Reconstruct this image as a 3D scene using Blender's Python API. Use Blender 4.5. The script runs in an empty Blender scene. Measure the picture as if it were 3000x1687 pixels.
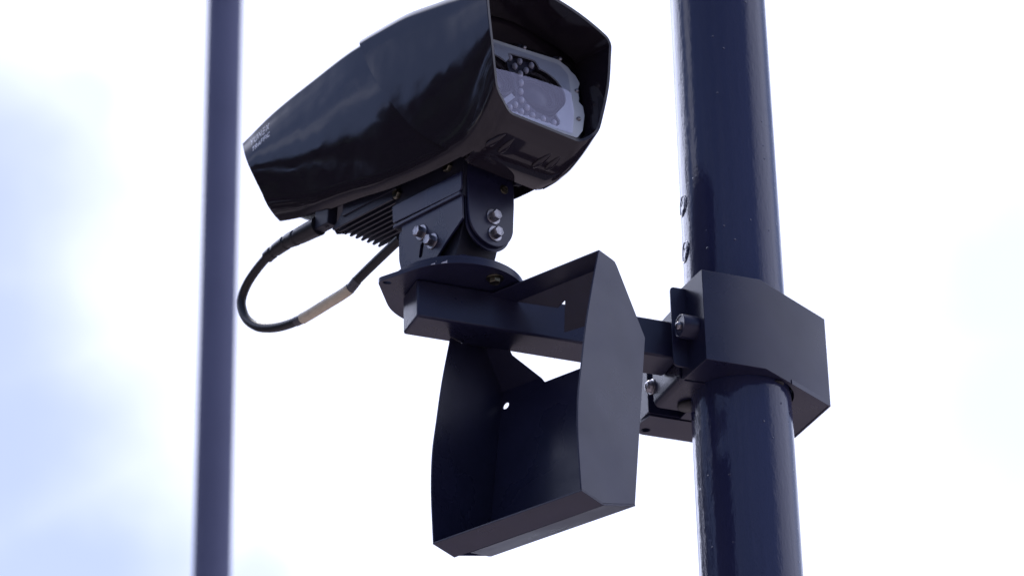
import bpy, bmesh, math, random
from mathutils import Vector, Matrix, noise
from mathutils.geometry import delaunay_2d_cdt
R_ = math.radians
scene = bpy.context.scene
COL = scene.collection

# ------------------------------------------------------------------ camera, sky, sun, exposure
TH, RHO = R_(28.3), R_(1.35)
CAM = Vector((0, 0, 1.6))
FW = Vector((0, math.cos(TH), math.sin(TH)))
X0 = Vector((1, 0, 0)); Y0 = Vector((0, -math.sin(TH), math.cos(TH)))
RX = X0 * math.cos(RHO) - Y0 * math.sin(RHO)
UP = X0 * math.sin(RHO) + Y0 * math.cos(RHO)
cd = bpy.data.cameras.new('camera')
cam = bpy.data.objects.new('camera', cd); COL.objects.link(cam)
cam.matrix_world = Matrix(((RX.x, UP.x, -FW.x, CAM.x), (RX.y, UP.y, -FW.y, CAM.y), (RX.z, UP.z, -FW.z, CAM.z), (0, 0, 0, 1)))
cd.sensor_width = 36.0; cd.lens = 118.13; cd.clip_start = 0.1; cd.clip_end = 3000
cd.dof.use_dof = True; cd.dof.focus_distance = 4.68; cd.dof.aperture_fstop = 5.6
scene.camera = cam

SUN_AZ, SUN_EL = 112.0, 60.0          # heading measured from +X, counter-clockwise
w_ = bpy.data.worlds.new('World'); scene.world = w_; w_.use_nodes = True
nt = w_.node_tree; nt.nodes.clear()
def N(t, tree=None, **kw):
    n = (tree or nt).nodes.new(t)
    for k_, v_ in kw.items(): setattr(n, k_, v_)
    return n
LK = nt.links.new
out = N('ShaderNodeOutputWorld')
sky = N('ShaderNodeTexSky'); sky.sky_type = 'NISHITA'; sky.sun_disc = False
sky.sun_elevation = R_(SUN_EL); sky.sun_rotation = R_(90 - SUN_AZ); sky.air_density = 1.0; sky.dust_density = 0.25
bg_sky = N('ShaderNodeBackground'); bg_sky.inputs[1].default_value = 0.145
wb = N('ShaderNodeVectorMath', operation='MULTIPLY'); wb.inputs[1].default_value = (1.10, .96, 1.07)      # the photograph's magenta white balance
LK(sky.outputs[0], wb.inputs[0]); LK(wb.outputs[0], bg_sky.inputs[0])
tc = N('ShaderNodeTexCoord')
def vmath(op, a, b=None):
    n = N('ShaderNodeVectorMath', operation=op)
    if hasattr(a, 'links'): LK(a, n.inputs[0])
    else: n.inputs[0].default_value = a
    if b is not None:
        if hasattr(b, 'links'): LK(b, n.inputs[1])
        else: n.inputs[1].default_value = b
    return n.outputs['Value'] if op in ('DOT_PRODUCT', 'LENGTH', 'DISTANCE') else n.outputs[0]
def math_(op, a, b=0.0, clamp=False):
    n = N('ShaderNodeMath', operation=op); n.use_clamp = clamp
    for i, x in enumerate((a, b)):
        if hasattr(x, 'links'): LK(x, n.inputs[i])
        else: n.inputs[i].default_value = x
    return n.outputs[0]
def smooth(x, lo, hi):
    n = N('ShaderNodeMapRange', interpolation_type='SMOOTHSTEP')
    LK(x, n.inputs['Value']); n.inputs['From Min'].default_value = lo; n.inputs['From Max'].default_value = hi
    return n.outputs['Result']
def dirv(az, el):
    return Vector((math.cos(R_(el)) * math.cos(R_(az)), math.cos(R_(el)) * math.sin(R_(az)), math.sin(R_(el))))
D = vmath('NORMALIZE', tc.outputs['Generated'])
def cnoise(scale, detail, rough, stretch=(1, 1, 1)):
    m = N('ShaderNodeMapping'); m.inputs['Scale'].default_value = stretch
    LK(D, m.inputs['Vector'])
    n = N('ShaderNodeTexNoise'); n.inputs['Scale'].default_value = scale; n.inputs['Detail'].default_value = detail; n.inputs['Roughness'].default_value = rough
    LK(m.outputs[0], n.inputs['Vector'])
    return math_('SUBTRACT', n.outputs['Fac'], 0.5)
big = cnoise(3.2, 6, 0.62, (1, 1, 2.2))
cover = smooth(math_('ADD', vmath('DOT_PRODUCT', D, tuple(dirv(64, 12))), math_('MULTIPLY', big, 0.5)), -0.02, 0.15)
# openings of blue in the cloud bank, by direction: (azimuth, elevation, half-size, softness)
fine = cnoise(22, 5, 0.55)
med = cnoise(11, 4, 0.55)
hole = None
for az, el, r, amt in ((100.74, 29.2, 0.046, 0.84), (100.45, 27.28, 0.044, 0.86), (99.8, 25.3, 0.048, 0.9), (98.37, 23.15, 0.047, 0.9), (98.42, 31.37, 0.01, 0.4), (80.32, 27.79, 0.03, 0.36), (80.3, 26.03, 0.03, 0.36), (94.88, 23.29, 0.013, 0.5), (46, 34, 0.24, 1.1), (-52, 38, 0.46, 1.3)):
    d = vmath('DISTANCE', D, tuple(dirv(az, el)))
    d = math_('ADD', d, math_('ADD', math_('MULTIPLY', fine, 0.012), math_('MULTIPLY', med, 0.040)))
    h = math_('MULTIPLY', smooth(d, r * 1.6, r * 0.25), amt)
    hole = h if hole is None else math_('MAXIMUM', hole, h)
cover = math_('MULTIPLY', cover, math_('SUBTRACT', 1.0, math_('MULTIPLY', hole, 0.80)))
cir = cnoise(5.0, 7, 0.6, (1.0, 2.6, 3.2))
cover = math_('MAXIMUM', cover, math_('MULTIPLY', smooth(cir, 0.04, 0.17), 0.34))
for az, el, r, amt in ((182, 35, 0.15, 1.0), (4, 29, 0.085, 1.0), (196, 44, 0.10, .6)):      # separate puffs of cloud either side
    d = math_('ADD', vmath('DISTANCE', D, tuple(dirv(az, el))), math_('ADD', math_('MULTIPLY', med, 0.09), math_('MULTIPLY', fine, 0.05)))
    cover = math_('MAXIMUM', cover, math_('MULTIPLY', smooth(d, r * 1.05, r * 0.8), amt))
bg_cl = N('ShaderNodeBackground'); bg_cl.inputs[0].default_value = (.83, .88, 1.15, 1)
# the sunlit flank of the bank, left of the view, is its brightest part
LK(math_('ADD', math_('MULTIPLY', math_('MULTIPLY', smooth(vmath('DOT_PRODUCT', D, tuple(dirv(133, 33))), .89, 1.0), smooth(cover, .4, 1.0)), 2.6), 1.45), bg_cl.inputs[1])
mx = N('ShaderNodeMixShader'); LK(cover, mx.inputs[0]); LK(bg_sky.outputs[0], mx.inputs[1]); LK(bg_cl.outputs[0], mx.inputs[2])
LK(mx.outputs[0], out.inputs[0])

sl = bpy.data.lights.new('sun', 'SUN'); sl.energy = 1.0; sl.angle = R_(12); sl.color = (1, 0.95, 0.88)
so = bpy.data.objects.new('sun', sl); COL.objects.link(so)
so.rotation_euler = (-dirv(SUN_AZ, SUN_EL)).to_track_quat('-Z', 'Y').to_euler(); so.location = (0, 0, 12)
vs = scene.view_settings
scene.display_settings.display_device = 'sRGB'
vs.view_transform = 'Standard'; vs.look = 'None'; vs.exposure = 0.0; vs.gamma = 1.0; vs.use_curve_mapping = False

# ------------------------------------------------------------------ helpers
class Frame:
    """millimetre coordinates along three axes from an origin in metres"""
    def __init__(s, o, ex, ey, ez=(0, 0, 1)):
        s.o, s.x, s.y, s.z = Vector(o), Vector(ex), Vector(ey), Vector(ez)
    def __call__(s, a, b, c):
        return s.o + (s.x * a + s.y * b + s.z * c) * 0.001
    def d(s, a, b, c):
        return (s.x * a + s.y * b + s.z * c).normalized()
def hdg(deg): return Vector((math.cos(R_(deg)), math.sin(R_(deg)), 0))
ARM = Frame((-0.13321851, 4.15534417, 3.79645531), hdg(22.2), hdg(112.2))       # u along the arm, v across, z up
SHR = Frame(ARM(292.16, -122.67, -44.54), hdg(-38.5), hdg(51.5))               # shroud
MNT = Frame(ARM(71, 34, 74), hdg(-50), hdg(40))                                 # camera mount, level
_t = R_(5.2)
_A = hdg(-50)
CMF = Frame(MNT(0, 0, 100), _A * math.cos(_t) - Vector((0, 0, 1)) * math.sin(_t), hdg(40),
            Vector((0, 0, 1)) * math.cos(_t) + _A * math.sin(_t))               # camera housing, tilted 5 degrees down

def thing(name, label, cat, loc, group=None):
    o = bpy.data.objects.new(name, None); COL.objects.link(o); o.location = loc
    o.empty_display_size = 0.05
    o['label'] = label; o['category'] = cat
    if group: o['group'] = group
    return o
def origin(o):
    v = Vector((0, 0, 0))
    while o is not None:
        v += Vector(o.location); o = o.parent
    return v
def link(name, me, mat, parent=None, smooth_angle=None, bevel=0.0, seg=2):
    if parent is not None:
        me.transform(Matrix.Translation(-origin(parent)))
    o = bpy.data.objects.new(name, me); COL.objects.link(o)
    if parent is not None: o.parent = parent
    if mat is not None: me.materials.append(mat)
    if bevel:
        b = o.modifiers.new('bevel', 'BEVEL'); b.width = bevel * 0.001; b.segments = seg; b.limit_method = 'ANGLE'; b.angle_limit = R_(35)
        b.harden_normals = True
        for p in me.polygons: p.use_smooth = True
    elif smooth_angle:
        for p in me.polygons: p.use_smooth = True
        me.set_sharp_from_angle(angle=R_(smooth_angle))
    return o
def mesh(name, verts, faces):
    me = bpy.data.meshes.new(name); me.from_pydata([tuple(v) for v in verts], [], faces)
    bm = bmesh.new(); bm.from_mesh(me)
    bmesh.ops.recalc_face_normals(bm, faces=bm.faces); bm.to_mesh(me); bm.free()
    me.update(); return me
def plate_geo(outline, holes, P, t):
    """flat sheet with holes: outline in 2D, P(x, y, h) -> world, thickness t (0..t)"""
    pts, loops = [], []
    for lp in [outline] + list(holes):
        loops.append(list(range(len(pts), len(pts) + len(lp)))); pts += [Vector(p) for p in lp]
    edges = [(l[i], l[(i + 1) % len(l)]) for l in loops for i in range(len(l))]
    v2, e2, f2, ov, oe, of = delaunay_2d_cdt(pts, edges, [], 0, 1e-6)
    def inside(c, lp):
        r = False
        for i in range(len(lp)):
            (x0, y0), (x1, y1) = lp[i - 1][:2], lp[i][:2]
            if (y0 > c.y) != (y1 > c.y) and c.x < (x1 - x0) * (c.y - y0) / (y1 - y0) + x0: r = not r
        return r
    keep = []
    for f in f2:
        c = sum((v2[i] for i in f), Vector((0, 0))) / len(f)
        if inside(c, outline) and not any(inside(c, h) for h in holes): keep.append(f)
    f2 = keep
    n = len(v2)
    V = [P(p.x, p.y, 0) for p in v2] + [P(p.x, p.y, t) for p in v2]
    F = [tuple(f) for f in f2] + [tuple(i + n for i in reversed(f)) for f in f2]
    cnt = {}
    for f in f2:
        for i in range(len(f)):
            e = (f[i], f[(i + 1) % len(f)]); cnt[tuple(sorted(e))] = cnt.get(tuple(sorted(e)), 0) + 1
    for (a, b), c in cnt.items():
        if c == 1: F.append((a, b, b + n, a + n))
    return V, F
def plate(name, outline, holes, P, t, mat, parent, bevel=0.5):
    V, F = plate_geo(outline, holes, P, t)
    me = mesh(name, V, F)
    bm = bmesh.new(); bm.from_mesh(me)
    if not holes: bmesh.ops.dissolve_limit(bm, angle_limit=R_(0.5), verts=bm.verts, edges=bm.edges)
    bm.to_mesh(me); bm.free()
    return link(name, me, mat, parent, bevel=bevel)
def circ(cx, cy, r, n=24, a0=0.0, a1=360.0, ry=None):
    full = abs(a1 - a0 - 360) < 1e-6
    m = n if full else n + 1
    return [(cx + r * math.cos(R_(a0 + (a1 - a0) * i / n)), cy + (ry or r) * math.sin(R_(a0 + (a1 - a0) * i / n))) for i in range(m)]
def rrect(x0, y0, x1, y1, r, n=5):
    return circ(x1 - r, y1 - r, r, n, 0, 90) + circ(x0 + r, y1 - r, r, n, 90, 180) + circ(x0 + r, y0 + r, r, n, 180, 270) + circ(x1 - r, y0 + r, r, n, 270, 360)
def fillet(pts, rad, n=5):
    """round the corners of a polygon; rad is one radius or a list"""
    res = []
    m = len(pts)
    for i in range(m):
        p, a, b = Vector(pts[i]), Vector(pts[i - 1]), Vector(pts[(i + 1) % m])
        r = rad[i] if isinstance(rad, (list, tuple)) else rad
        if r <= 0: res.append(tuple(p)); continue
        da, db = (a - p).normalized(), (b - p).normalized()
        ang = math.acos(max(-1, min(1, da.dot(db))))
        t = min(r / math.tan(ang / 2), (a - p).length * .49, (b - p).length * .49)
        p0, p1 = p + da * t, p + db * t
        for k in range(n + 1):
            s = k / n
            res.append(tuple(p0 * (1 - s) ** 2 + p * 2 * s * (1 - s) + p1 * s ** 2))
    return res
def box_geo(F_, x0, y0, z0, x1, y1, z1):
    V = [F_(x, y, z) for z in (z0, z1) for x, y in ((x0, y0), (x1, y0), (x1, y1), (x0, y1))]
    return V, [(0, 3, 2, 1), (4, 5, 6, 7), (0, 1, 5, 4), (1, 2, 6, 5), (2, 3, 7, 6), (3, 0, 4, 7)]
def box(name, F_, x0, y0, z0, x1, y1, z1, mat, parent, bevel=1.0):
    return link(name, mesh(name, *box_geo(F_, x0, y0, z0, x1, y1, z1)), mat, parent, bevel=bevel)
def join(*geos):
    V, F = [], []
    for v, f in geos:
        k = len(V); V += list(v); F += [tuple(i + k for i in q) for q in f]
    return V, F
def lathe_geo(prof, pos, axis, seg=24, ref=None):
    """prof: (radius mm, distance mm) along axis"""
    ax = Vector(axis).normalized()
    a = Vector(ref) if ref else (Vector((0, 0, 1)) if abs(ax.z) < .9 else Vector((1, 0, 0)))
    ex = (a - ax * a.dot(ax)).normalized(); ey = ax.cross(ex)
    V, F = [], []
    for r, h in prof:
        for i in range(seg):
            t = 2 * math.pi * i / seg
            V.append(Vector(pos) + (ax * h + ex * (r * math.cos(t)) + ey * (r * math.sin(t))) * .001)
    for j in range(len(prof) - 1):
        for i in range(seg):
            F.append((j * seg + i, j * seg + (i + 1) % seg, (j + 1) * seg + (i + 1) % seg, (j + 1) * seg + i))
    F.append(tuple(reversed(range(seg)))); F.append(tuple(range((len(prof) - 1) * seg, len(prof) * seg)))
    return V, F
def lathe(name, prof, pos, axis, mat, parent, seg=24, ang=40, ref=None):
    return link(name, mesh(name, *lathe_geo(prof, pos, axis, seg, ref)), mat, parent, smooth_angle=ang)
def catmull(pts, n):
    P = [Vector(p) for p in pts]; res = []
    for i in range(len(P) - 1):
        p0, p1, p2, p3 = P[max(i - 1, 0)], P[i], P[i + 1], P[min(i + 2, len(P) - 1)]
        for k in range(n):
            t = k / n
            res.append(0.5 * ((2 * p1) + (p2 - p0) * t + (2 * p0 - 5 * p1 + 4 * p2 - p3) * t * t + (3 * p1 - p0 - 3 * p2 + p3) * t ** 3))
    res.append(P[-1]); return res
def tube_geo(path, rad, seg=16):
    V, F = [], []
    n = len(path); prev = None
    for i, p in enumerate(path):
        d = (path[min(i + 1, n - 1)] - path[max(i - 1, 0)]).normalized()
        if prev is None: prev = Vector((0, 0, 1)) if abs(d.z) < .9 else Vector((1, 0, 0))
        ex = (prev - d * prev.dot(d)).normalized(); ey = d.cross(ex); prev = ex
        r = (rad(i / (n - 1)) if callable(rad) else rad) * .001
        for k in range(seg):
            t = 2 * math.pi * k / seg
            V.append(p + ex * (r * math.cos(t)) + ey * (r * math.sin(t)))
    for j in range(n - 1):
        for k in range(seg):
            F.append((j * seg + k, j * seg + (k + 1) % seg, (j + 1) * seg + (k + 1) % seg, (j + 1) * seg + k))
    F.append(tuple(reversed(range(seg)))); F.append(tuple(range((n - 1) * seg, n * seg)))
    return V, F

# ------------------------------------------------------------------ materials
def mat(name, col, rough=.4, metal=0.0, ior=1.5, coat=0.0, bump=None, var=None, rvar=None):
    """bump: list of (scale, stretch, strength_mm, detail); var: (scale, amount); rvar: (scale, amount)"""
    m = bpy.data.materials.new(name); m.use_nodes = True
    t = m.node_tree; b = t.nodes['Principled BSDF']
    b.inputs['Base Color'].default_value = (*col, 1); b.inputs['Roughness'].default_value = rough
    b.inputs['Metallic'].default_value = metal; b.inputs['IOR'].default_value = ior
    if coat: b.inputs['Coat Weight'].default_value = coat; b.inputs['Coat Roughness'].default_value = .03
    tc = t.nodes.new('ShaderNodeTexCoord')
    def nz(scale, stretch=(1, 1, 1), detail=4, rg=.55):
        mp = t.nodes.new('ShaderNodeMapping'); mp.inputs['Scale'].default_value = stretch
        t.links.new(tc.outputs['Object'], mp.inputs['Vector'])
        n = t.nodes.new('ShaderNodeTexNoise'); n.inputs['Scale'].default_value = scale; n.inputs['Detail'].default_value = detail; n.inputs['Roughness'].default_value = rg
        t.links.new(mp.outputs[0], n.inputs['Vector']); return n.outputs['Fac']
    if var:
        r = t.nodes.new('ShaderNodeMapRange'); t.links.new(nz(var[0], var[2] if len(var) > 2 else (1, 1, 1)), r.inputs['Value'])
        r.inputs['From Min'].default_value = .3; r.inputs['From Max'].default_value = .7
        r.inputs['To Min'].default_value = 1 - var[1]; r.inputs['To Max'].default_value = 1 + var[1]
        x = t.nodes.new('ShaderNodeVectorMath'); x.operation = 'SCALE'; x.inputs[0].default_value = col
        t.links.new(r.outputs[0], x.inputs['Scale']); t.links.new(x.outputs[0], b.inputs['Base Color'])
    if rvar:
        r = t.nodes.new('ShaderNodeMapRange'); t.links.new(nz(rvar[0], rvar[2] if len(rvar) > 2 else (1, 1, 1)), r.inputs['Value'])
        r.inputs['From Min'].default_value = .3; r.inputs['From Max'].default_value = .7
        r.inputs['To Min'].default_value = rough - rvar[1]; r.inputs['To Max'].default_value = rough + rvar[1]
        t.links.new(r.outputs[0], b.inputs['Roughness'])
    last = None
    for scale, stretch, h, det in (bump or []):
        bp = t.nodes.new('ShaderNodeBump'); bp.inputs['Strength'].default_value = 1.0; bp.inputs['Distance'].default_value = h * .001
        t.links.new(nz(scale, stretch, det), bp.inputs['Height'])
        if last: t.links.new(last, bp.inputs['Normal'])
        last = bp.outputs[0]
    if last: t.links.new(last, b.inputs['Normal'])
    return m
M = {}
M['gloss'] = mat('glossy_black_plastic', (.021, .017, .024), .06, ior=1.5, bump=[(9, (1, 1, 1), .9, 2)], rvar=(30, .02))
M['inner'] = mat('inner_black_plastic', (.010, .010, .014), .22)
M['satin'] = mat('satin_navy_powder_coat', (.0195, .0205, .052), .31, ior=1.5, bump=[(900, (1, 1, 1), .02, 2)], var=(14, .18), rvar=(9, .08))
M['matt'] = mat('matt_black_cast_metal', (.014, .015, .030), .5, bump=[(700, (1, 1, 1), .03, 2)])
M['steel'] = mat('zinc_plated_steel', (.37, .36, .38), .34, metal=1.0, bump=[(400, (1, 1, 1), .05, 3)], var=(160, .25))
M['brassy'] = mat('dull_yellow_zinc', (.17, .16, .12), .38, metal=1.0, var=(160, .25))
M['rubber'] = mat('black_rubber', (.016, .016, .020), .38, bump=[(250, (1, 1, 1), .04, 3)])
M['label'] = mat('beige_heat_shrink_label', (.68, .61, .45), .45, bump=[(120, (1, 1, 1), .08, 3)], var=(60, .12))
M['clear'] = mat('clear_heat_shrink', (.09, .09, .10), .25)
M['facegrey'] = mat('grey_painted_faceplate', (.44, .47, .50), .38, var=(20, .05))
M['white'] = mat('silver_print', (.72, .72, .76), .5, metal=.85)
M['chip'] = mat('bare_primer', (.70, .70, .74), .5)
M['lens'] = mat('coated_camera_lens', (.004, .004, .007), .30, ior=1.4)
M['led'] = mat('clear_led_dome', (.48, .47, .50), .08, ior=1.55, coat=.6)
M['farpole'] = mat('glare_veiled_pole', (.165, .178, .275), .75, ior=1.25, var=(3, .06))  # base colour lightened to stand in for the glare veil over this pole
def pole_material():
    m = mat('navy_gloss_paint', (.033, .039, .098), .075, ior=1.5, var=(5, .12, (1, 1, .3)), rvar=(16, .03, (1, 1, .25)),
            bump=[(34, (1, 1, .10), .9, 5), (130, (1, 1, .4), .45, 4), (260, (1, 1, .7), .16, 3), (420, (1, 1, 1), .06, 2)])
    t = m.node_tree; b = t.nodes['Principled BSDF']
    # small blisters in the paint
    tc = t.nodes.new('ShaderNodeTexCoord'); vo = t.nodes.new('ShaderNodeTexVoronoi'); vo.inputs['Scale'].default_value = 75
    vo.inputs['Randomness'].default_value = 1.0
    t.links.new(tc.outputs['Object'], vo.inputs['Vector'])
    r = t.nodes.new('ShaderNodeMapRange'); r.interpolation_type = 'SMOOTHSTEP'
    r.inputs['From Min'].default_value = .16; r.inputs['From Max'].default_value = .05
    t.links.new(vo.outputs['Distance'], r.inputs['Value'])
    gate = t.nodes.new('ShaderNodeMath'); gate.operation = 'GREATER_THAN'; gate.inputs[1].default_value = .84
    sx = t.nodes.new('ShaderNodeSeparateColor'); t.links.new(vo.outputs['Color'], sx.inputs[0]); t.links.new(sx.outputs[0], gate.inputs[0])
    mu = t.nodes.new('ShaderNodeMath'); mu.operation = 'MULTIPLY'; t.links.new(r.outputs[0], mu.inputs[0]); t.links.new(gate.outputs[0], mu.inputs[1])
    bp = t.nodes.new('ShaderNodeBump'); bp.inputs['Distance'].default_value = .0009; bp.inputs['Strength'].default_value = 1
    t.links.new(mu.outputs[0], bp.inputs['Height'])
    old = b.inputs['Normal'].links[0].from_socket
    t.links.new(old, bp.inputs['Normal']); t.links.new(bp.outputs[0], b.inputs['Normal'])
    return m
M['pole'] = pole_material()
def glass_material():
    m = bpy.data.materials.new('coated_window_glass'); m.use_nodes = True
    t = m.node_tree; t.nodes.clear()
    o = t.nodes.new('ShaderNodeOutputMaterial'); tr = t.nodes.new('ShaderNodeBsdfTransparent'); tr.inputs[0].default_value = (.93, .94, .97, 1)
    gl = t.nodes.new('ShaderNodeBsdfGlossy'); gl.inputs['Roughness'].default_value = .015; gl.inputs['Color'].default_value = (.64, .63, .84, 1)
    fr = t.nodes.new('ShaderNodeFresnel'); fr.inputs['IOR'].default_value = 1.85
    mx = t.nodes.new('ShaderNodeMixShader')
    ge = t.nodes.new('ShaderNodeNewGeometry'); one = t.nodes.new('ShaderNodeMath'); one.operation = 'SUBTRACT'; one.inputs[0].default_value = 1.0
    t.links.new(ge.outputs['Backfacing'], one.inputs[1]); mu = t.nodes.new('ShaderNodeMath'); mu.operation = 'MULTIPLY'
    t.links.new(fr.outputs[0], mu.inputs[0]); t.links.new(one.outputs[0], mu.inputs[1])
    t.links.new(mu.outputs[0], mx.inputs[0]); t.links.new(tr.outputs[0], mx.inputs[1]); t.links.new(gl.outputs[0], mx.inputs[2])
    t.links.new(mx.outputs[0], o.inputs[0]); return m
M['glass'] = glass_material()
M['ground'] = mat('warm_grey_paving', (.37, .30, .28), .85, var=(.6, .2))
M['leaf'] = mat('dark_foliage', (.035, .075, .022), .6, var=(1.2, .5))

# ------------------------------------------------------------------ setting: ground and the belt of trees the glossy housing mirrors
me = mesh('ground', [(-900, -900, 0), (900, -900, 0), (900, 900, 0), (-900, 900, 0)], [(0, 1, 2, 3)])
g = link('ground', me, M['ground']); g['kind'] = 'structure'
rnd = random.Random(4)
V, F = [], []
for i in range(120):
    az = rnd.uniform(0, 360); side = 124 < az < 300
    a = R_(az); d = rnd.uniform(24, 34) if side else rnd.uniform(42, 52)
    h = rnd.uniform(11.0, 14.5 if 165 < az < 205 else 17.0) if side else rnd.uniform(9, 12.5); r = rnd.uniform(2.6, 4.4)
    c = Vector((d * math.cos(a), d * math.sin(a), 0))
    for k in range(200):
        u1, u2, u3 = rnd.random(), rnd.random(), rnd.random()
        ph = 2 * math.pi * u1; zz = h * (.12 + .88 * u2); rr = r * math.sqrt(u3) * math.sin(math.pi * min(1, .18 + .80 * (zz / h))) ** .6
        p = c + Vector((rr * math.cos(ph), rr * math.sin(ph), zz)); s = rnd.uniform(.45, .95)
        q = Matrix.Rotation(rnd.uniform(0, 6.28), 3, 'Z') @ Matrix.Rotation(rnd.uniform(-1, 1), 3, 'X')
        n0 = len(V)
        for x, y in ((-s, -s * .6), (s, -s * .5), (s * .7, s * .6), (-s * .6, s * .7)): V.append(p + q @ Vector((x, y, rnd.uniform(-.1, .1))))
        F.append((n0, n0 + 1, n0 + 2, n0 + 3))
me = bpy.data.meshes.new('tree_belt'); me.from_pydata([tuple(v) for v in V], [], F)
tb = link('tree_belt', me, M['leaf']); tb['kind'] = 'stuff'; tb['label'] = 'belt of dark green trees far off round the paving'; tb['category'] = 'trees'

# ------------------------------------------------------------------ poles
PC = ARM(511, 30, 0)
PR = 73.5
pole = thing('metal_pole', 'thick glossy navy painted steel pole in the clamp, with runs and blisters in its paint', 'pole', (PC.x, PC.y, 0), 'painted steel poles')
seg = 96
V, F = [], []
zs = [0, 1.2, 2.4, 3.2] + [3.2 + .05 * i for i in range(1, 33)] + [5.5, 6.5, 7.4]
for zz in zs:
    for i in range(seg):
        t = 2 * math.pi * i / seg
        rr = PR + (.35 * noise.noise(Vector((math.cos(t) * 2.2, math.sin(t) * 2.2, zz * 1.2))) if 3.1 < zz < 5 else 0)
        V.append(Vector((PC.x + rr * .001 * math.cos(t), PC.y + rr * .001 * math.sin(t), zz)))
for j in range(len(zs) - 1):
    for i in range(seg): F.append((j * seg + i, j * seg + (i + 1) % seg, (j + 1) * seg + (i + 1) % seg, (j + 1) * seg + i))
F.append(tuple(reversed(range(seg)))); F.append(tuple(range((len(zs) - 1) * seg, len(zs) * seg)))
link('shaft', mesh('shaft', V, F), M['pole'], pole, smooth_angle=50)
lathe('base_flange', [(120, 0), (120, 14), (118, 16), (76, 16), (76, 60), (74.5, 62)], (PC.x, PC.y, 0), (0, 0, 1), M['pole'], pole, 40)
lathe('top_cap', [(76, 0), (76, 12), (66, 22), (30, 28)], (PC.x, PC.y, 7.39), (0, 0, 1), M['pole'], pole, 40)
for ang, zz, sd in ((-166.0, 4.078, 1), (-166.5, 4.000, 7)):       # round plugs painted over, each with a lumpy rim
    rn = random.Random(sd)
    ax = hdg(ang); c = Vector((PC.x, PC.y, zz)) + ax * (PR * .001)
    ex = Vector((0, 0, 1)).cross(ax); ey = Vector((0, 0, 1))
    def onp(x, y, h):
        th = x / PR; d_ = ax * math.cos(th) + ex * math.sin(th)
        return Vector((PC.x, PC.y, zz)) + d_ * ((PR + h) * .001) + ey * (y * .001)
    V, F = [], []
    rings = [(0.1, .5), (5, .3), (7, 1.2), (9, .5), (13.6, .4), (14.4, -.5), (15.2, 1.1), (16.6, 1.1), (17.6, -.2)]
    for r, h in rings:
        for i in range(32):
            t = 2 * math.pi * i / 32
            k = 1 + .05 * noise.noise(Vector((math.cos(t) * 2, math.sin(t) * 2, sd)))
            hh = h + (.7 * noise.noise(Vector((r * .35 * math.cos(t), r * .35 * math.sin(t), sd * 3))) if h > .3 else 0)
            V.append(onp(r * k * math.cos(t), r * k * math.sin(t), hh))
    for j in range(len(rings) - 1):
        for i in range(32): F.append((j * 32 + i, j * 32 + (i + 1) % 32, (j + 1) * 32 + (i + 1) % 32, (j + 1) * 32 + i))
    F.append(tuple(range(32)))
    link('blanking_plug', mesh('blanking_plug', V, F), M['pole'], pole, smooth_angle=60)
far = thing('metal_pole', 'plain pole with glare haze put into its colour, standing out of focus behind the camera cable', 'pole', (-1.135, 11.43, 0), 'painted steel poles')
lathe('shaft', [(70, 0), (70, 4000), (70, 11000)], (-1.135, 11.43, 0), (0, 0, 1), M['farpole'], far, 48)
lathe('top_cap', [(74, 0), (74, 30), (40, 60)], (-1.135, 11.43, 11.0), (0, 0, 1), M['farpole'], far, 32)
lathe('base_flange', [(130, 0), (130, 16), (75, 18), (71, 70)], (-1.135, 11.43, 0), (0, 0, 1), M['farpole'], far, 32)

# ------------------------------------------------------------------ fixings
def hexbolt(name, pos, axis, parent, r=7.6, h=6.5, m='steel', washer=11.0, rot=0.2, dome=False):
    ax = Vector(axis).normalized(); pos = Vector(pos)
    a = Vector((0, 0, 1)) if abs(ax.z) < .9 else Vector((1, 0, 0))
    ex = (a - ax * a.dot(ax)).normalized(); ey = ax.cross(ex); ref = ex * math.cos(rot) + ey * math.sin(rot)
    wt = 2.2 if washer else 0
    if dome:
        prof = [(r, wt), (r, wt + h * .35), (r * .86, wt + h * .75), (r * .55, wt + h), (r * .42, wt + h), (r * .40, wt + h * .55)]
        b = lathe(name, prof, pos, ax, M[m], parent, 24, 50)
    else:
        V, F = lathe_geo([(r, wt), (r, wt + h - 1.3), (r * .88, wt + h), (r * .70, wt + h), (r * .66, wt + h - .25)], pos, ax, 6, ref)
        g1 = (V, F)
        b = link(name, mesh(name, *g1), M[m], parent, bevel=.25, seg=1)
    if washer:
        lathe('washer', [(washer, .1), (washer, 1.4), (washer - .5, 1.9), (r * 1.05, 2.1)], pos, ax, M[m], b, 28, 35)
    return b

# ------------------------------------------------------------------ support arm
arm = thing('support_arm', 'square navy steel tube arm reaching from the clamp to beneath the camera mount', 'arm', ARM(0, 30, 0))
box('square_tube', ARM, 0, 0, 0, 402, 60, 60, M['satin'], arm, 4.0)

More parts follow.
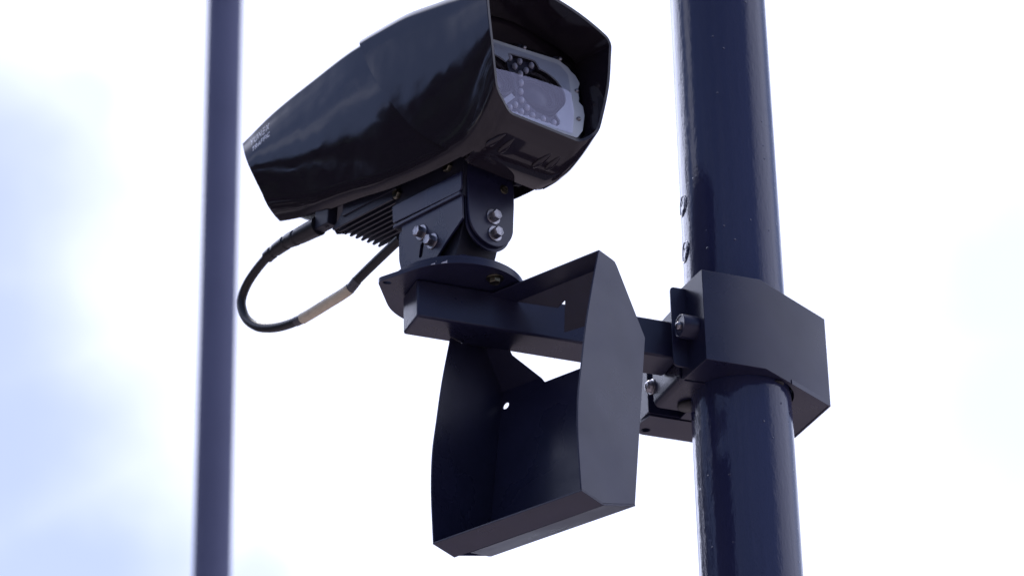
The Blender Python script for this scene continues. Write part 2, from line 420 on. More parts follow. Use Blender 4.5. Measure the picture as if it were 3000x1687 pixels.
# ------------------------------------------------------------------ pole clamp
cl = thing('pole_clamp', 'angular folded navy steel clamp box bolted round the thick pole', 'clamp', ARM(511, 30, -32))
zb, zt = -32.0, 112.5
def strip(name, path, z0, z1, t, m, parent, bevel=.6, closed=False):
    """folded upright sheet: path in (u, v), thickness t to the left of travel"""
    P = [Vector(p) for p in path]; n = len(P); off = []
    for i in range(n):
        d0 = (P[i] - P[i - 1]).normalized() if i else (P[1] - P[0]).normalized()
        d1 = (P[(i + 1)] - P[i]).normalized() if i < n - 1 else d0
        n0, n1 = Vector((-d0.y, d0.x)), Vector((-d1.y, d1.x)); b_ = (n0 + n1).normalized()
        off.append(P[i] + b_ * (t / max(.3, b_.dot(n0))))
    V = [ARM(p.x, p.y, z) for z in (z0, z1) for p in P + off]
    m2 = 2 * n; F = []
    for i in range(n - 1):
        F += [(i, i + 1, i + 1 + m2, i + m2), (n + i, n + i + m2, n + i + 1 + m2, n + i + 1), (i, n + i, n + i + 1, i + 1), (i + m2, i + 1 + m2, n + i + 1 + m2, n + i + m2)]
    F += [(0, m2, n + m2, n), (n - 1, 2 * n - 1, 2 * n - 1 + m2, n - 1 + m2)]
    return link(name, mesh(name, V, F), m, parent, bevel=bevel)
strip('front_shell', [(405, 2), (410.5, -70), (504, -70), (646, 9), (643, 122)], zb, zt, 3.0, M['satin'], cl, .7)
# left cheek plate with a broad bend at its foot
V, F = [], []
prof = [(402.0, 90.0), (402.0, -10.0)] + [(402 + 10 * (1 - math.cos(R_(a))), -22 - 9.6 * math.sin(R_(a))) for a in range(0, 91, 15)] + [(452, -31.6)]
def sheet_along_v(name, prof, v0, v1, t, m, parent):
    P = [Vector(p) for p in prof]; n = len(P); off = []
    for i in range(n):
        d0 = (P[i] - P[i - 1]).normalized() if i else (P[1] - P[0]).normalized()
        d1 = (P[i + 1] - P[i]).normalized() if i < n - 1 else d0
        b_ = (Vector((-d0.y, d0.x)) + Vector((-d1.y, d1.x))).normalized(); off.append(P[i] + b_ * t)
    V = [ARM(p.x, v, p.y) for v in (v0, v1) for p in P + off]; m2 = 2 * n; F = []
    for i in range(n - 1):
        F += [(i, i + 1, i + 1 + m2, i + m2), (n + i, n + i + m2, n + i + 1 + m2, n + i + 1), (i, n + i, n + i + 1, i + 1), (i + m2, i + 1 + m2, n + i + 1 + m2, n + i + m2)]
    F += [(0, m2, n + m2, n), (n - 1, 2 * n - 1, 2 * n - 1 + m2, n - 1 + m2)]
    return link(name, mesh(name, V, F), m, parent, bevel=.6)
sheet_along_v('cheek_plate', prof, 4.0, 96.0, 3.0, M['satin'], cl)
# underside: two flanges with a half-round mouth for the pole and a visible joint
hole_ = circ(511, 30, 77, 40)
out1 = [(413.5, -67.5), (503.4, -67.5), (560, -36.5), (643.5, 10), (640.5, 121), (455, 121), (455, 0), (409, 0)]
plate('bottom_plate', out1, [hole_], lambda x, y, h: ARM(x, y, zb + 1.2 + h), 2.5, M['satin'], cl, .4)
plate('top_plate', out1, [circ(511, 30, 77, 40)], lambda x, y, h: ARM(x, y, zt - 34 + h), 2.5, M['satin'], cl, .4)
strip('seam_flange', [(559, -41.2), (603, -16.7), (643.5, 6.0)], zb - 1.5, zb + 6, 1.6, M['satin'], cl, .3)
# rear half of the clamp with its drilled lug
lug = fillet([(408, 124), (640, 124), (640, 186), (416, 186), (404, 150)], [2, 2, 6, 10, 4])
plate('rear_lug', lug, [circ(421, 170, 7.0, 20)], lambda x, y, h: ARM(x, y, zb + h), 4.0, M['satin'], cl, .6)
strip('rear_shell', [(640, 124), (640, 186), (404, 186), (404, 120)], zb + 4, 90, 3.0, M['satin'], cl, .7)
box('rear_web', ARM, 407, 121, zb + 3.5, 637, 124, 88, M['satin'], cl, .5)
# upright ear with rounded corners and the big pivot boss
ear = fillet([(383, -22), (409, -22), (409, 106), (383, 106)], [9, 0, 0, 7])
plate('clamp_ear', ear, [], lambda x, y, h: ARM(x, -19 + h, y), 3.2, M['satin'], cl, .7)
bc = ARM(409, -41, 31)
lathe('pivot_boss', [(17.5, 0), (17.5, 23.5), (16.8, 24.6), (15.4, 24.6), (14.6, 23.4), (4, 23.2)], bc, -ARM.x, M['satin'], cl, 40, 35)
hexbolt('cap_screw', bc - ARM.x * .0228, -ARM.x, cl, 6.2, 7, 'steel', 0, dome=True)
hexbolt('cap_screw', ARM(402, 99, 2.5), -ARM.x, cl, 9.5, 8, 'steel', 12, dome=True)
lathe('rubber_buffer', [(16, 0), (17, 2), (17, 5), (14, 7)], ARM(447, 72, -31), Vector((0, 0, -1)), M['rubber'], cl, 32, 60)
lathe('rubber_buffer', [(10, 0), (11, 1), (11, 2), (9, 3)], ARM(538, -32, -31), Vector((0, 0, -1)), M['rubber'], cl, 28, 60)

# ------------------------------------------------------------------ folded shroud
sh = thing('metal_shroud', 'folded dark sheet metal shroud with curved side walls hanging round the square arm', 'shroud', SHR(-128, -80, -292))
WID = 255.0
front = [tuple(p) for p in catmull([(-157.7, -286), (-161, -212), (-158, -152), (-148.5, -100), (-135.6, -35), (-117.9, 34), (-99.3, 99)], 4)]
backs = [(-70, 96.1), (-63.5, 95.0), (-59, 90), (-2.2, 3.6), (0, -.6), (-.9, -6), (-39.7, -267.5), (-111.8, -291)]
wall_r = front + backs
wall_l = [p for p in front if p[1] < 36] + [(-115.5, 43.6), (-91, 43.6), (-83, 50), (-80, 70), (-63, 94), (0, 0), (-39.7, -267.5), (-111.8, -291)]
plate('side_wall', wall_r, [], lambda x, y, h: SHR(-h, x, y), 2.6, M['satin'], sh, .6)
plate('side_wall', wall_l, [], lambda x, y, h: SHR(-WID - h, x, y), 2.6, M['satin'], sh, .6)
def along(p, q):
    p, q = Vector(p), Vector(q); d = (q - p); L = d.length; d.normalize(); nn = Vector((-d.y, d.x))
    return L, (lambda x, y, h: SHR(x, p.x + d.x * y + nn.x * h, p.y + d.y * y + nn.y * h))
W0, W1 = -WID + .2, -2.8
L, P = along((0, 0), (-39.7, -267.5))
low = fillet([(W1, L), (W0, L), (W0, 1.0), (-184, 1.0), (-176, 11.5), (W1, 11.5)], [0, 0, 0, 0, 2, 0])
plate('back_panel', low, [circ(-246.0, 27.0, 5.6, 20)], lambda x, y, h: P(x, y, -h), 2.6, M['satin'], sh, .4)
L, P2 = along((0, 0), (-62.5, 95.4))
plate('upper_panel', [(W0, .3), (-185, .3), (-217, 45), (-224, L), (W0, L)], [], lambda x, y, h: P2(x, y, h), 2.6, M['satin'], sh, .4)
plate('upper_panel', [(-120, 48), (W1, 40), (W1, L), (-178, L), (-115, 83.5), (-99, 90)], [], lambda x, y, h: P2(x, y, h), 2.6, M['satin'], sh, .4)
L, P3 = along((-62.5, 95.4), (-99.3, 99))
plate('top_strip', [(-178, .3), (W1, .3), (W1, L), (-198, L)], [], lambda x, y, h: P3(x, y, h), 2.6, M['satin'], sh, .4)
L, P4 = along((-157.7, -288.5), (-111.8, -293.6))
plate('bottom_strip', [(W0 - 3, 0), (W1 + 3, 0), (W1 + 3, L), (W0 - 3, L)], [], lambda x, y, h: P4(x, y, h), 2.6, M['satin'], sh, .5)
L, P5 = along((-111.0, -293.6), (-39.0, -269.8))
plate('bottom_flange', [(-232, 2), (W1 + 3, 0), (W1 + 3, L), (W0 + 3, L), (W0 + 3, L - 6)], [], lambda x, y, h: P5(x, y, h), 2.4, M['satin'], sh, .5)

# ------------------------------------------------------------------ camera mounting bracket (flange, yoke, saddle)
br = thing('camera_bracket', 'dark swivel bracket on a round flange joining the arm to the camera', 'bracket', ARM(71, 34, 60))
import itertools
def hull2(pts):
    pts = sorted(set(pts)); 
    def half(p):
        h = []
        for q in p:
            while len(h) > 1 and (h[-1][0] - h[-2][0]) * (q[1] - h[-2][1]) - (h[-1][1] - h[-2][1]) * (q[0] - h[-2][0]) <= 0: h.pop()
            h.append(q)
        return h
    return half(pts)[:-1] + half(pts[::-1])[:-1]
tear = hull2(circ(71, 34, 100, 72) + circ(-36.5, 30, 10, 20))
lugh = circ(-35, 27, 6.2, 20, ry=4.2)
base = plate('base_plate', tear, [lugh], lambda x, y, h: ARM(x, y, 60.3 + h), 7.0, M['satin'], br, .9)
lathe('turntable', [(97, 0), (98, .8), (98, 5.6), (97, 6.6), (60, 6.6)], ARM(71, 34, 67.6), (0, 0, 1), M['satin'], br, 96, 40)
for u_, v_ in ((52, -46), (2, -2), (143, -6), (140, 72)):
    lathe('dome_screw', [(10, 0), (10, 2.5), (8.5, 5), (5, 6.4)], ARM(u_, v_, 74), (0, 0, 1), M['satin'], br, 24, 50)
hexbolt('hex_bolt', ARM(103, -37, 60.2), (0, 0, -1), br, 8.5, 6.5, 'brassy', 12.5, .5)
def chip(az0, az1, z0, z1, sd):
    rn = random.Random(sd); n = 9; V = []; F = []
    for i in range(n):
        a = R_(az0 + (az1 - az0) * i / (n - 1)); d_ = ARM.x * math.cos(a) + ARM.y * math.sin(a)
        lo = z0 + rn.uniform(0, .4); hi = lo + max(.5, (z1 - z0) * (i / (n - 1)) ** .6 * rn.uniform(.6, 1.0))
        for zz in (lo, hi): V.append(ARM(71, 34, 0) + d_ * .10012 + Vector((0, 0, zz * .001)))
    for i in range(n - 1): F.append((2 * i, 2 * i + 2, 2 * i + 3, 2 * i + 1))
    me = bpy.data.meshes.new('paint_chip'); me.from_pydata([tuple(v) for v in V], [], F)
    link('paint_chip', me, M['chip'], base)
chip(-122.5, -117.5, 60.6, 65.6, 1); chip(-131, -127.5, 60.6, 63.8, 5); chip(-126.8, -126.3, 64.8, 65.6, 8)
# tapering yoke between flange and saddle
V = [MNT(*p) for p in ((-58, -38, 0), (40, -38, 0), (40, 30, 0), (-58, 30, 0), (-76, -38, 62), (66, -38, 62), (66, 31, 62), (-76, 31, 62), (-76, -38, 96), (66, -38, 96), (66, 33, 96), (-76, 33, 96))]
F = [(0, 3, 2, 1), (8, 9, 10, 11)] + [(j + i, j + (i + 1) % 4, j + 4 + (i + 1) % 4, j + 4 + i) for j in (0, 4) for i in range(4)]
link('yoke', mesh('yoke', V, F), M['matt'], br, bevel=2.0)
yk = fillet([(-78, 112), (-78, 66), (-62, 2), (10, 2), (10, 112)], [10, 40, 0, 0, 0], 8)
plate('yoke_cheek', yk, [], lambda x, y, h: MNT(x, -41.5 + h, y), 3.2, M['satin'], br, .6)
# saddle: side plates, front plate and block, tilted with the camera
lp = fillet([(-62, 126), (-62, 58), (-40, 22), (8, 20), (40, 42), (77, 64), (77, 118)], [0, 3, 3, 6, 3, 3, 0])
slot = circ(-15, 60.5, 4.2, 10, 0, 180) + circ(-18.5, 46, 4.2, 10, 180, 360)
plate('side_plate', lp, [slot], lambda x, y, h: MNT(x, -45 - h, y), 3.2, M['satin'], br, .7)
plate('side_plate', [(-62, 128), (-62, 86), (60, 86), (70, 96), (70, 124)], [], lambda x, y, h: MNT(x, 36 + h, y), 3.2, M['satin'], br, .7)
fp = [(-42, 128), (-41, 84)] + circ(0, 74, 40.5, 22, 180, 360) + [(41, 84), (43, 112), (43, 172), (-42, 172)]
plate('front_plate', fp, [], lambda x, y, h: MNT(79 + h, x, y), 4.0, M['satin'], br, .9)
plate('front_plate', [(x, y - 5) for x, y in fp if y < 130] , [], lambda x, y, h: MNT(72 + h, x, y), 4.0, M['satin'], br, .9)
def CB(x, y, z): return CMF(x, y, z)
CF = Frame(CMF.o, CMF.x, CMF.y, CMF.z)
bandp = [(-84, 44.5), (78, 44.5), (80, 13), (-80, 16)]
plate('saddle_flange', fillet(bandp, [2, 2, 8, 5]), [], lambda x, y, h: CMF(x, -49 - h, y), 3.2, M['satin'], br, .9)
box('saddle_block', CMF, -82, -48.4, 8, 78, 44, 88, M['matt'], br, 1.5)
box('saddle_step', CMF, -80, -51.8, 8, 76, -45.5, 13.5, M['satin'], br, 1.0)
hexbolt('hex_bolt', CMF(-75, -48.6, 62), -CMF.y, br, 8.2, 7, 'brassy', 0, .3)
hexbolt('hex_bolt', CMF(44, -48.6, 63), -CMF.y, br, 8.2, 7, 'brassy', 0, .3)
for a_, h_ in ((-15, 81), (9.5, 56)):
    hexbolt('hex_bolt', MNT(a_, -48.2, h_), -MNT.y, br, 8.4, 9.5, 'steel', 12.0, .15)
for l_, h_ in ((3, 80), (5.5, 53.5)):
    hexbolt('hex_bolt', MNT(83, l_, h_), MNT.x, br, 8.4, 9.5, 'steel', 12.0, .35)
hexbolt('hex_bolt', MNT(83, 24, 132), MNT.x, br, 4.5, 3.5, 'brassy', 7, .35)
lathe('lock_knob', [(6, 0), (6, 6), (13, 8), (13, 16), (9, 19)], MNT(84, 36, 158), MNT.y * .95 + MNT.x * .3, M['matt'], br, 8, 30)

# ------------------------------------------------------------------ traffic camera
tcm = thing('traffic_camera', 'glossy black traffic camera with white lettering and a grey lit window plate under its hood', 'traffic camera', CMF(0, 0, 70))
def interp(tab, x):
    xs = [p[0] for p in tab]
    if x <= xs[0]: return tab[0][1]
    if x >= xs[-1]: return tab[-1][1]
    for i in range(len(tab) - 1):
        if x <= xs[i + 1]:
            x0, y0 = tab[i]; x1, y1 = tab[i + 1]; h = x1 - x0; t = (x - x0) / h
            def slope(k):
                if k == 0: return (tab[1][1] - tab[0][1]) / (xs[1] - xs[0])
                if k == len(tab) - 1: return (tab[-1][1] - tab[-2][1]) / (xs[-1] - xs[-2])
                a = (tab[k][1] - tab[k - 1][1]) / (xs[k] - xs[k - 1]); b = (tab[k + 1][1] - tab[k][1]) / (xs[k + 1] - xs[k])
                return 0 if a * b < 0 else 2 * a * b / (a + b) if a + b else 0
            m0, m1 = slope(i), slope(i + 1)
            return (2*t**3-3*t*t+1)*y0 + (t**3-2*t*t+t)*h*m0 + (-2*t**3+3*t*t)*y1 + (t**3-t*t)*h*m1
NS = [(-445, 263), (-420, 269), (-350, 286), (-254, 297), (-125, 307), (-20, 305), (76, 291), (140, 279), (215, 261)]
NT = [(-445, 268), (-254, 316), (-125, 328), (-20, 329), (76, 318), (140, 307), (215, 290)]
WT = [(-445, 90), (-254, 98), (-125, 104), (0, 107), (100, 109), (215, 113.5)]
NB = [(-470, 146), (-445, 140), (-372, 111), (-330, 100), (-254, 84), (-148, 70), (-50, 55), (76, 47), (125, 48), (150, 54), (175, 69), (190, 82), (204, 96), (215, 103)]
WB = [(-470, 72), (-445, 73), (-372, 75), (-242, 78), (-148, 80), (-50, 82), (60, 83), (125, 83.3), (150, 84), (175, 85.6), (190, 87), (204, 88.5), (215, 89)]
def ring(a, bulge=6.0):
    ns, ntp, wt, nb, wb = (interp(t, a) for t in (NS, NT, WT, NB, WB))
    rb, rt = interp([(-445, 52), (-372, 52), (-242, 40), (-50, 31), (60, 30), (150, 32), (215, 36)], a), interp([(-445, 5), (-200, 8), (0, 11), (215, 14)], a)
    half = []
    # bottom corner, side, top corner, arch -- fixed counts
    P0, P1, P2, P3 = Vector((0, nb)), Vector((wb, nb)), Vector((wt, ns)), Vector((wt * .55, ns + (ntp - ns) * .70)); P4 = Vector((0, ntp))
    def corner(a_, p, b_, r, n):
        da, db = (a_ - p).normalized(), (b_ - p).normalized(); ang = math.acos(da.dot(db)); t = r / math.tan(ang / 2)
        q0, q1 = p + da * t, p + db * t
        c = p + (da + db).normalized() * (r / math.sin(ang / 2))
        res = []
        for k in range(n + 1):
            v = q0.lerp(q1, k / n) - c; s = k / n
            a0 = math.atan2(*(q0 - c).yx); a1 = math.atan2(*(q1 - c).yx); d = (a1 - a0 + math.pi) % (2 * math.pi) - math.pi
            res.append(c + Vector((math.cos(a0 + d * s), math.sin(a0 + d * s))) * r)
        return res
    cb = corner(P0, P1, P2, rb, 8); ct = corner(P1, P2, P3, rt, 8)
    rc = 28.0 * max(0.0, min(1.0, (104 - a) / 14))      # the shell is open underneath, round the cast base
    half += [Vector((cb[0].x * f, nb + rc)) for k, f in enumerate((0, .3, .55, .75, .88, .95))] + [c + Vector((0, rc if k < 3 else 0)) for k, c in enumerate(cb)]
    for k in range(1, 10):
        q = cb[-1].lerp(ct[0], k / 10); bul = bulge * math.sin(math.pi * k / 10); half.append(q + Vector((bul, -bul * .15)))
    half += ct
    e0 = ct[-1]
    for k in range(1, 9):
        t = k / 8; q = e0 * (1 - t) ** 2 + P3.lerp(Vector((wt * .4, ntp)), .5) * (2 * t * (1 - t)) + P4 * t * t; half.append(q)
    return half
def fullring(a, off=0.0, bulge=6.0):
    """(l, n) points all the way round, offset outwards"""
    h = ring(a, bulge); k_ = max(0.0, min(1.0, (-150 - a) / 90)); nb_ = interp(NB, a)
    lift = lambda p: Vector((p.x, p.y + (16 * k_ * max(0.0, 1 - (p.y - nb_) / 70) if p.x > 0 else 0)))
    pts = [lift(p) for p in h] + [Vector((-p.x, p.y)) for p in reversed(h[1:-1])]
    if off:
        m = len(pts); res = []
        for i in range(m):
            d = (pts[(i + 1) % m] - pts[i - 1]).normalized(); res.append(pts[i] + Vector((d.y, -d.x)) * off)
        return res
    return pts
def skin_point(a_of, j, off, bulge=6.0):
    """solve the station so that the slanted edge a = a_of(n) is met"""
    a = a_of(180.0)
    for _ in range(8): a = a_of(fullring(a, off, bulge)[j].y)
    p = fullring(a, off, bulge)[j]; return a, p
NR = len(fullring(0))
def loft(rows, close_ends=(True, True), wrap=False):
    V = [CMF(a, l, n) for row in rows for a, l, n in row]; m = len(rows[0]); F = []
    k = len(rows)
    for j in range(k if wrap else k - 1):
        for i in range(m): F.append((j * m + i, j * m + (i + 1) % m, ((j + 1) % k) * m + (i + 1) % m, ((j + 1) % k) * m + i))
    if not wrap:
        if close_ends[0]: F.append(tuple(reversed(range(m))))
        if close_ends[1]: F.append(tuple(range((k - 1) * m, k * m)))
    return V, F
rear = lambda n: interp([(110, -364), (127, -370), (150, -379), (194, -400), (262, -434), (340, -466)], n)
rear_row = [skin_point(rear, j, 0) for j in range(NR)]
rows = []
# recessed rear end first
for a_in, sc in ((14, .0),):
    pass
rows.append([(a + 12, p.x * .93, 180 + (p.y - 180) * .93) for a, p in rear_row])
rows.append([(a + .2, p.x * .965, 180 + (p.y - 180) * .965) for a, p in rear_row])
rows.append([(a, p.x, p.y) for a, p in rear_row])
K = 26
for k in range(1, K + 1):
    s = k / K; row = []
    for j in range(NR):
        a0 = rear_row[j][0]; a = a0 + (112 - a0) * s; p = fullring(a)[j]; row.append((a, p.x, p.y))
    rows.append(row)
body = link('housing', mesh('housing', *loft(rows)), M['gloss'], tcm, smooth_angle=32)
# raised spine along the top
V, F = [], []
for i in range(13):
    a = -300 + 200 * i / 12; hgt = 5 * min(1, i / 3)
    nt_ = interp(NT, a)
    for l_, h_ in ((-46, -8), (-40, hgt), (40, hgt), (46, -8)): V.append(CMF(a, l_, nt_ + h_))
for i in range(12):
    for q in range(3): F.append((4 * i + q, 4 * i + q + 1, 4 * i + q + 5, 4 * i + q + 4))
    F.append((4 * i + 3, 4 * i, 4 * i + 4, 4 * i + 7))
F += [(0, 1, 2, 3), (48, 51, 50, 49)]
link('top_spine', mesh('top_spine', V, F), M['gloss'], body, bevel=1.0)
# hood sleeve with the chin below the window
hood_rear = lambda n: interp([(38, 122), (44, 112), (60, 92), (107, 30), (184, -38), (255, -87), (307, -113), (345, -125)], n)
front_a = lambda n: interp([(80, 196), (100, 203), (180, 205), (262, 200), (300, 200)], n)
TO = 5.6; HB = 2.5
ro = [skin_point(hood_rear, j, TO, HB) for j in range(NR)]
fo = [skin_point(front_a, j, TO, HB) for j in range(NR)]
rows = []
K = 22
for k in range(K + 1):
    row = []
    for j in range(NR):
        a = ro[j][0] + (fo[j][0] - ro[j][0]) * k / K
        p = fullring(a, TO, HB)[j]; row.append((a, p.x, p.y))
    rows.append(row)
rows.append([(a + .9, p.x * .992, 180 + (p.y - 180) * .992) for (a, p) in fo])
inn = [fullring(a, TO - 5.0, HB)[j] for j, (a, p) in enumerate(fo)]
rows.append([(fo[j][0] + .4, inn[j].x, inn[j].y) for j in range(NR)])
# cavity walls run straight back to the window recess
back_ring = [Vector((p.x * .975, 172 + (p.y - 172) * .95)) for p in fullring(196, TO - 7.0, HB)]
wall_a = lambda n: 180 - (n - 118) * .364
for s in (.2, .4, .6, .8, 1.0):
    row = []
    for j in range(NR):
        p = inn[j].lerp(back_ring[j], s); row.append(((fo[j][0] - .6) * (1 - s) + wall_a(p.y) * s, p.x, p.y))
    rows.append(row)
for s in [k / 14 for k in range(15)]:
    row = []
    for j in range(NR):
        a = (wall_a(back_ring[j].y) - 4) * (1 - s) + (ro[j][0] + .4) * s
        p = fullring(a, .5, HB + 3.4)[j]; row.append((a, p.x, p.y))
    rows.append(row)
hood = link('hood', mesh('hood', *loft(rows, wrap=True)), M['gloss'], tcm, smooth_angle=34)
# louvres in the chin
for (a0, l0, n0), (a1, l1, n1) in (((153, -70, 56), (176, -53, 73)), ((151, -45, 55), (175, -37, 72)), ((150, 17, 54), (175, 31, 72)), ((153, 39, 56), (176, 47, 73))):
    c = CMF((a0 + a1) / 2 + 1.5, (l0 + l1) / 2, (n0 + n1) / 2 - 7.5)
    ex = (CMF(a1, l1, n1) - CMF(a0, l0, n0)); ln = ex.length * 1000; ex.normalize()
    nn = CMF.d(51, 0, -70); nn = (nn - ex * nn.dot(ex)).normalized(); ey = nn.cross(ex)
    bm = bmesh.new(); bmesh.ops.create_uvsphere(bm, u_segments=20, v_segments=12, radius=1)
    me = bpy.data.meshes.new('vent_louvre')
    for v in bm.verts:
        x, y, z_ = v.co; k_ = 1 - .35 * x
        v.co = c + (ex * (x * ln * .5) + ey * (y * 5.2 * k_) + nn * (z_ * 3.2 * k_)) * .001
    bm.to_mesh(me); bm.free(); link('vent_louvre', me, M['gloss'], hood, smooth_angle=60)
# window: black recess, grey faceplate with cut-outs, lenses, LEDs, screws, glass; leaning back 20 degrees
_g = R_(20)
_y = R_(6.5)
_ax = CMF.x * math.cos(_y) - CMF.y * math.sin(_y)
FP = Frame(CMF(177, 0, 122), CMF.y * math.cos(_y) + CMF.x * math.sin(_y), CMF.z * math.cos(_g) - _ax * math.sin(_g), _ax * math.cos(_g) + CMF.z * math.sin(_g))
def fpp(x, y, h): return FP(x, y, h)
plate('window_recess', fillet([(-100, 150), (-92, 10), (-84, -24), (84, -24), (92, 10), (104, 150)], 8), [], lambda x, y, h: FP(x, y, -18 + h), 3.0, M['inner'], tcm, 0)
edge = fillet([(-86, -33), (-86, 90), (-78, 112), (-66, 121), (-52, 120.5), (6, 122), (60, 124), (75, 114), (79, 107), (85, 102), (90, 88), (83, 70), (82.5, 55), (80, 46), (86, 39), (85, 20), (75, -14), (62, -33)], [6, 8, 5, 5, 3, 3, 6, 5, 4, 5, 8, 6, 4, 3, 4, 8, 10, 8])
cut = circ(17, 50, 41, 22, -42, 84) + [(20, 97), (17, 104), (11, 105.5), (-26, 103.5), (-31, 101), (-31, 90)] + circ(-62, 50, 39.5, 14, 52, 172) + [(-82, 10), (-72, -22), (30, -22), (36, -16), (37, -8), (33, 3)]
fpo = plate('faceplate', edge, [cut], fpp, 2.4, M['facegrey'], tcm, .4)
for l_, n_, r_ in ((-62, 50, 37), (17, 50, 38)):
    lathe('lens', [(r_, 0), (r_, 10), (r_ - 3, 12), (r_ - 6, 9), (r_ - 6, 4.5), (r_ - 11, 3.5), (r_ - 13, 5), (r_ - 15, 3), (r_ - 18, 4.8), (10, 7.5), (2, 8.2)], FP(l_, n_, -15), FP.z, M['lens'], fpo, 48, 25)
leds = [(-25, 99), (-8, 98), (-19, 84), (12, 98), (0, 83), (-12, 71), (-14, 52), (-18, 33), (-20, 15), (-33, 1), (-44, -9), (-13, 3), (-25, -10), (-6, -10), (-63, -9), (-56, -20), (-36, -20), (-17, -20), (12, -10), (30, -11), (2, -20), (19, -21)]
for i, (l_, n_) in enumerate(leds):
    bm = bmesh.new(); bmesh.ops.create_uvsphere(bm, u_segments=16, v_segments=10, radius=1)
    c = FP(l_, n_, -3.5)
    for v in bm.verts:
        x, y, z_ = v.co; v.co = c + (FP.z * (max(z_, -.4) * 5.0) + FP.x * (x * 4.0) + FP.y * (y * 6.0)) * .001
    me = bpy.data.meshes.new('led'); bm.to_mesh(me); bm.free(); link('led', me, M['led'], fpo, smooth_angle=60)
plate('led_board', [(-80, -23), (40, -23), (38, 0), (6, 4), (-8, 16), (-14, 30), (-10, 70), (20, 96), (14, 106), (-30, 104), (-30, 80), (-24, 60), (-26, 24), (-40, 12), (-80, 6)], [], lambda x, y, h: FP(x, y, -7 + h), 1.5, M['matt'], fpo, 0)
plate('maker_label', [(-59, -2), (-35, 24), (-30, 18), (-53, -8)], [], lambda x, y, h: FP(x, y, -4.5 + h), .6, M['facegrey'], fpo, 0)
for l_, n_ in ((-59, 124), (1, 125), (63, 126), (81, 68), (72, 8)):
    s_ = hexbolt('screw', FP(l_, n_, 1.0), FP.z, fpo, 3.6, 5.0, 'steel', 0, dome=True)
    lathe('retaining_clip', [(6.5, 0), (6.5, 2.0), (4, 2.8)], FP(l_ - (3 if n_ > 100 else 0), n_ + 1, -1.5), FP.z, M['matt'], s_, 20, 40)
plate('window_glass', fillet([(-82, -30), (-82, 90), (-62, 112), (58, 112), (70, 96), (66, 20), (54, -30)], [5, 10, 10, 10, 10, 10, 5]), [], lambda x, y, h: FP(x, y, 4.0 + h), .4, M['glass'], tcm, 0)
# cast heat sink below the housing
geos = [box_geo(CMF, -200, -58, 67, -70, 34, 100)]
for i in range(9):
    l_ = -54 + i * 10.6
    pts = [(-213, 66), (-227, 56.5), (-225.5, 54), (-80, 54), (-80, 76), (-206, 76)]
    geos.append(plate_geo(pts, [], lambda x, y, h, l_=l_: CMF(x, l_ - 1.6 + h, y), 3.2))
box('recess_filler', CMF, -290, -46, 97, -196, 36, 125, M['matt'], tcm, 2.0)  # added matt filler, hides the bright reflection off the recess ceiling
link('heat_sink', mesh('heat_sink', *join(*geos)), M['matt'], tcm, bevel=.5)
box('gland_block', CMF, -262, -64, 64, -228, -46, 98, M['matt'], tcm, 2.0)
hexbolt('cap_screw', CMF(-238, -58, 66), -CMF.z, tcm, 4.5, 4, 'matt', 0, dome=True)

# ------------------------------------------------------------------ lettering on the left side of the housing
def side_l(a, n):
    """outer surface of the housing at (a, n) on its left side"""
    pts = ring(a); best = None
    for p, q in zip(pts, pts[1:]):
        if min(p.y, q.y) <= n <= max(p.y, q.y) and p.x > 50:
            t = (n - p.y) / (q.y - p.y) if q.y != p.y else 0
            best = p.x + (q.x - p.x) * t
            break
    return -(best if best else 95)
GL = {
 'Y': [[(0, 1), (.42, .48)], [(.84, 1), (.42, .48), (.42, 0)]], 'U': [[(0, 1), (0, .35), (.08, .12), (.28, 0), (.46, 0), (.66, .12), (.74, .35), (.74, 1)]],
 'N': [[(0, 0), (0, .62)], [(0, 1), (.78, 0), (.78, 1)]], 'E': [[(.02, 1), (.66, 1)], [(.02, .5), (.66, .5)], [(.02, 0), (.66, 0)]],
 'X': [[(0, 1), (.30, .62)], [(.50, .36), (.80, 0)], [(.80, 1), (0, 0)]],
 'T': [[(0, 1), (.72, 1)], [(.36, 1), (.36, 0)]], 'R': [[(0, 0), (0, 1), (.42, 1), (.60, .88), (.60, .62), (.42, .5), (0, .5)], [(.34, .5), (.62, 0)]],
 'A': [[(0, 0), (.38, 1), (.76, 0)], [(.14, .34), (.62, .34)]], 'F': [[(0, 0), (0, 1), (.58, 1)], [(0, .52), (.50, .52)]],
 'I': [[(0, 0), (0, 1)]], 'C': [[(.74, .84), (.56, .98), (.34, 1), (.12, .86), (0, .5), (.12, .14), (.34, 0), (.56, .02), (.74, .16)]]}
ADV = {'Y': 1.22, 'U': 1.16, 'N': 1.2, 'E': 1.05, 'X': 1.1, 'T': .98, 'R': .96, 'A': 1.02, 'F': .86, 'I': .34, 'C': 1.0}
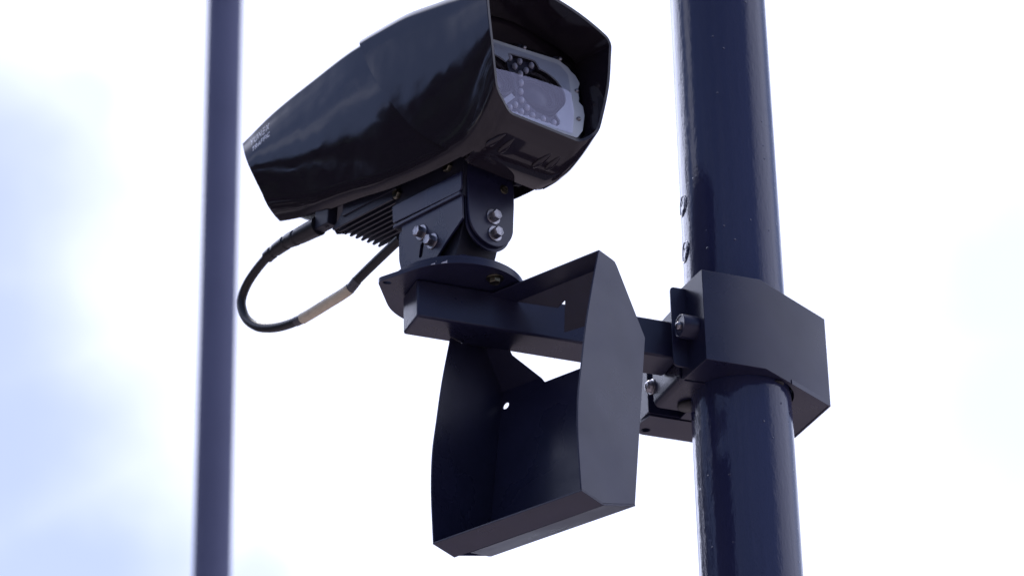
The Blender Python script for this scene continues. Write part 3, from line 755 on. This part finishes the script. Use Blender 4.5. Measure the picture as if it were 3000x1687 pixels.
def letters(text, a0, n0, height, slope, wd, width):
    tot = sum(ADV[c] for c in text[:-1]) + {'X': .80, 'C': .74}[text[-1]]
    sx = width / tot; V, F = [], []; cx = 0
    for ch in text:
        for st in GL[ch]:
            pts = [Vector((a0 + (cx + x) * sx, n0 + slope * (cx + x) * sx + y * height)) for x, y in st]
            for i in range(len(pts)):
                pass
            sub = []
            for p, q in zip(pts, pts[1:]):
                for k in range(3): sub.append(p.lerp(q, k / 3))
            sub.append(pts[-1])
            n0_ = len(V)
            for i, p in enumerate(sub):
                d = (sub[min(i + 1, len(sub) - 1)] - sub[max(i - 1, 0)]).normalized(); nn = Vector((-d.y, d.x)) * wd * .5
                for s_ in (-1, 1):
                    q = p + nn * s_; V.append(CMF(q.x, side_l(q.x, q.y) - .35, q.y))
            for i in range(len(sub) - 1): F.append((n0_ + 2 * i, n0_ + 2 * i + 2, n0_ + 2 * i + 3, n0_ + 2 * i + 1))
        cx += ADV[ch]
    me = bpy.data.meshes.new('lettering'); me.from_pydata([tuple(v) for v in V], [], F)
    link('lettering', me, M['white'], body)
letters('YUNEX', -408, 247.0, 10.6, .215, 1.15, 50)
letters('TRAFFIC', -401, 234.6, 7.2, .215, 1.35, 47)

# ------------------------------------------------------------------ cable
cb = thing('camera_cable', 'black rubber cable looping below the camera with a beige label sleeve', 'cable', CMF(-254, -58, -82))
raw = [(-262, 58), (-290, 60), (-318, 61), (-355, 56), (-371, 52), (-395, 41), (-418, 25), (-430, 6), (-429, -12), (-414, -36), (-386, -57), (-355, -70), (-318, -79), (-280, -83), (-254, -83), (-202, -79), (-151, -74), (-128, -64), (-89, -51), (-57, -41), (-30, -33)]
path = []
for i, (a, n) in enumerate(raw):
    l_ = -60 + 24 * max(0, (i - 8) / 12.0) ** 1.3
    k_ = (l_ + 72) / 22.0
    path.append(CMF(a - 32 * k_, l_, n + 18.5 * k_))
path[0] = CMF(-262, -56, 73)
full = catmull(path, 8)
def cut_path(f0, f1):
    n = len(full); return full[int(f0 * (n - 1)):int(f1 * (n - 1)) + 1]
link('sheath', mesh('sheath', *tube_geo(full, 7.1)), M['rubber'], cb, smooth_angle=60)
def boot(t):
    g = 0.0
    for c_ in (.38, .60, .80):
        if abs(t - c_) < .022: g = 2.0
    return (15 - 5.2 * min(1, t * 1.15)) - g if t < .985 else 7
bt = catmull([full[0], full[3], full[6], full[10], full[15], full[20], full[26], full[32]], 10)
link('strain_relief', mesh('strain_relief', *tube_geo(bt, boot, 24)), M['rubber'], cb, smooth_angle=40)
link('clear_sleeve', mesh('clear_sleeve', *tube_geo(cut_path(.652, .846), 7.7, 20)), M['clear'], cb, smooth_angle=60)
link('label_sleeve', mesh('label_sleeve', *tube_geo(cut_path(.683, .812), 8.4, 20)), M['label'], cb, smooth_angle=60)
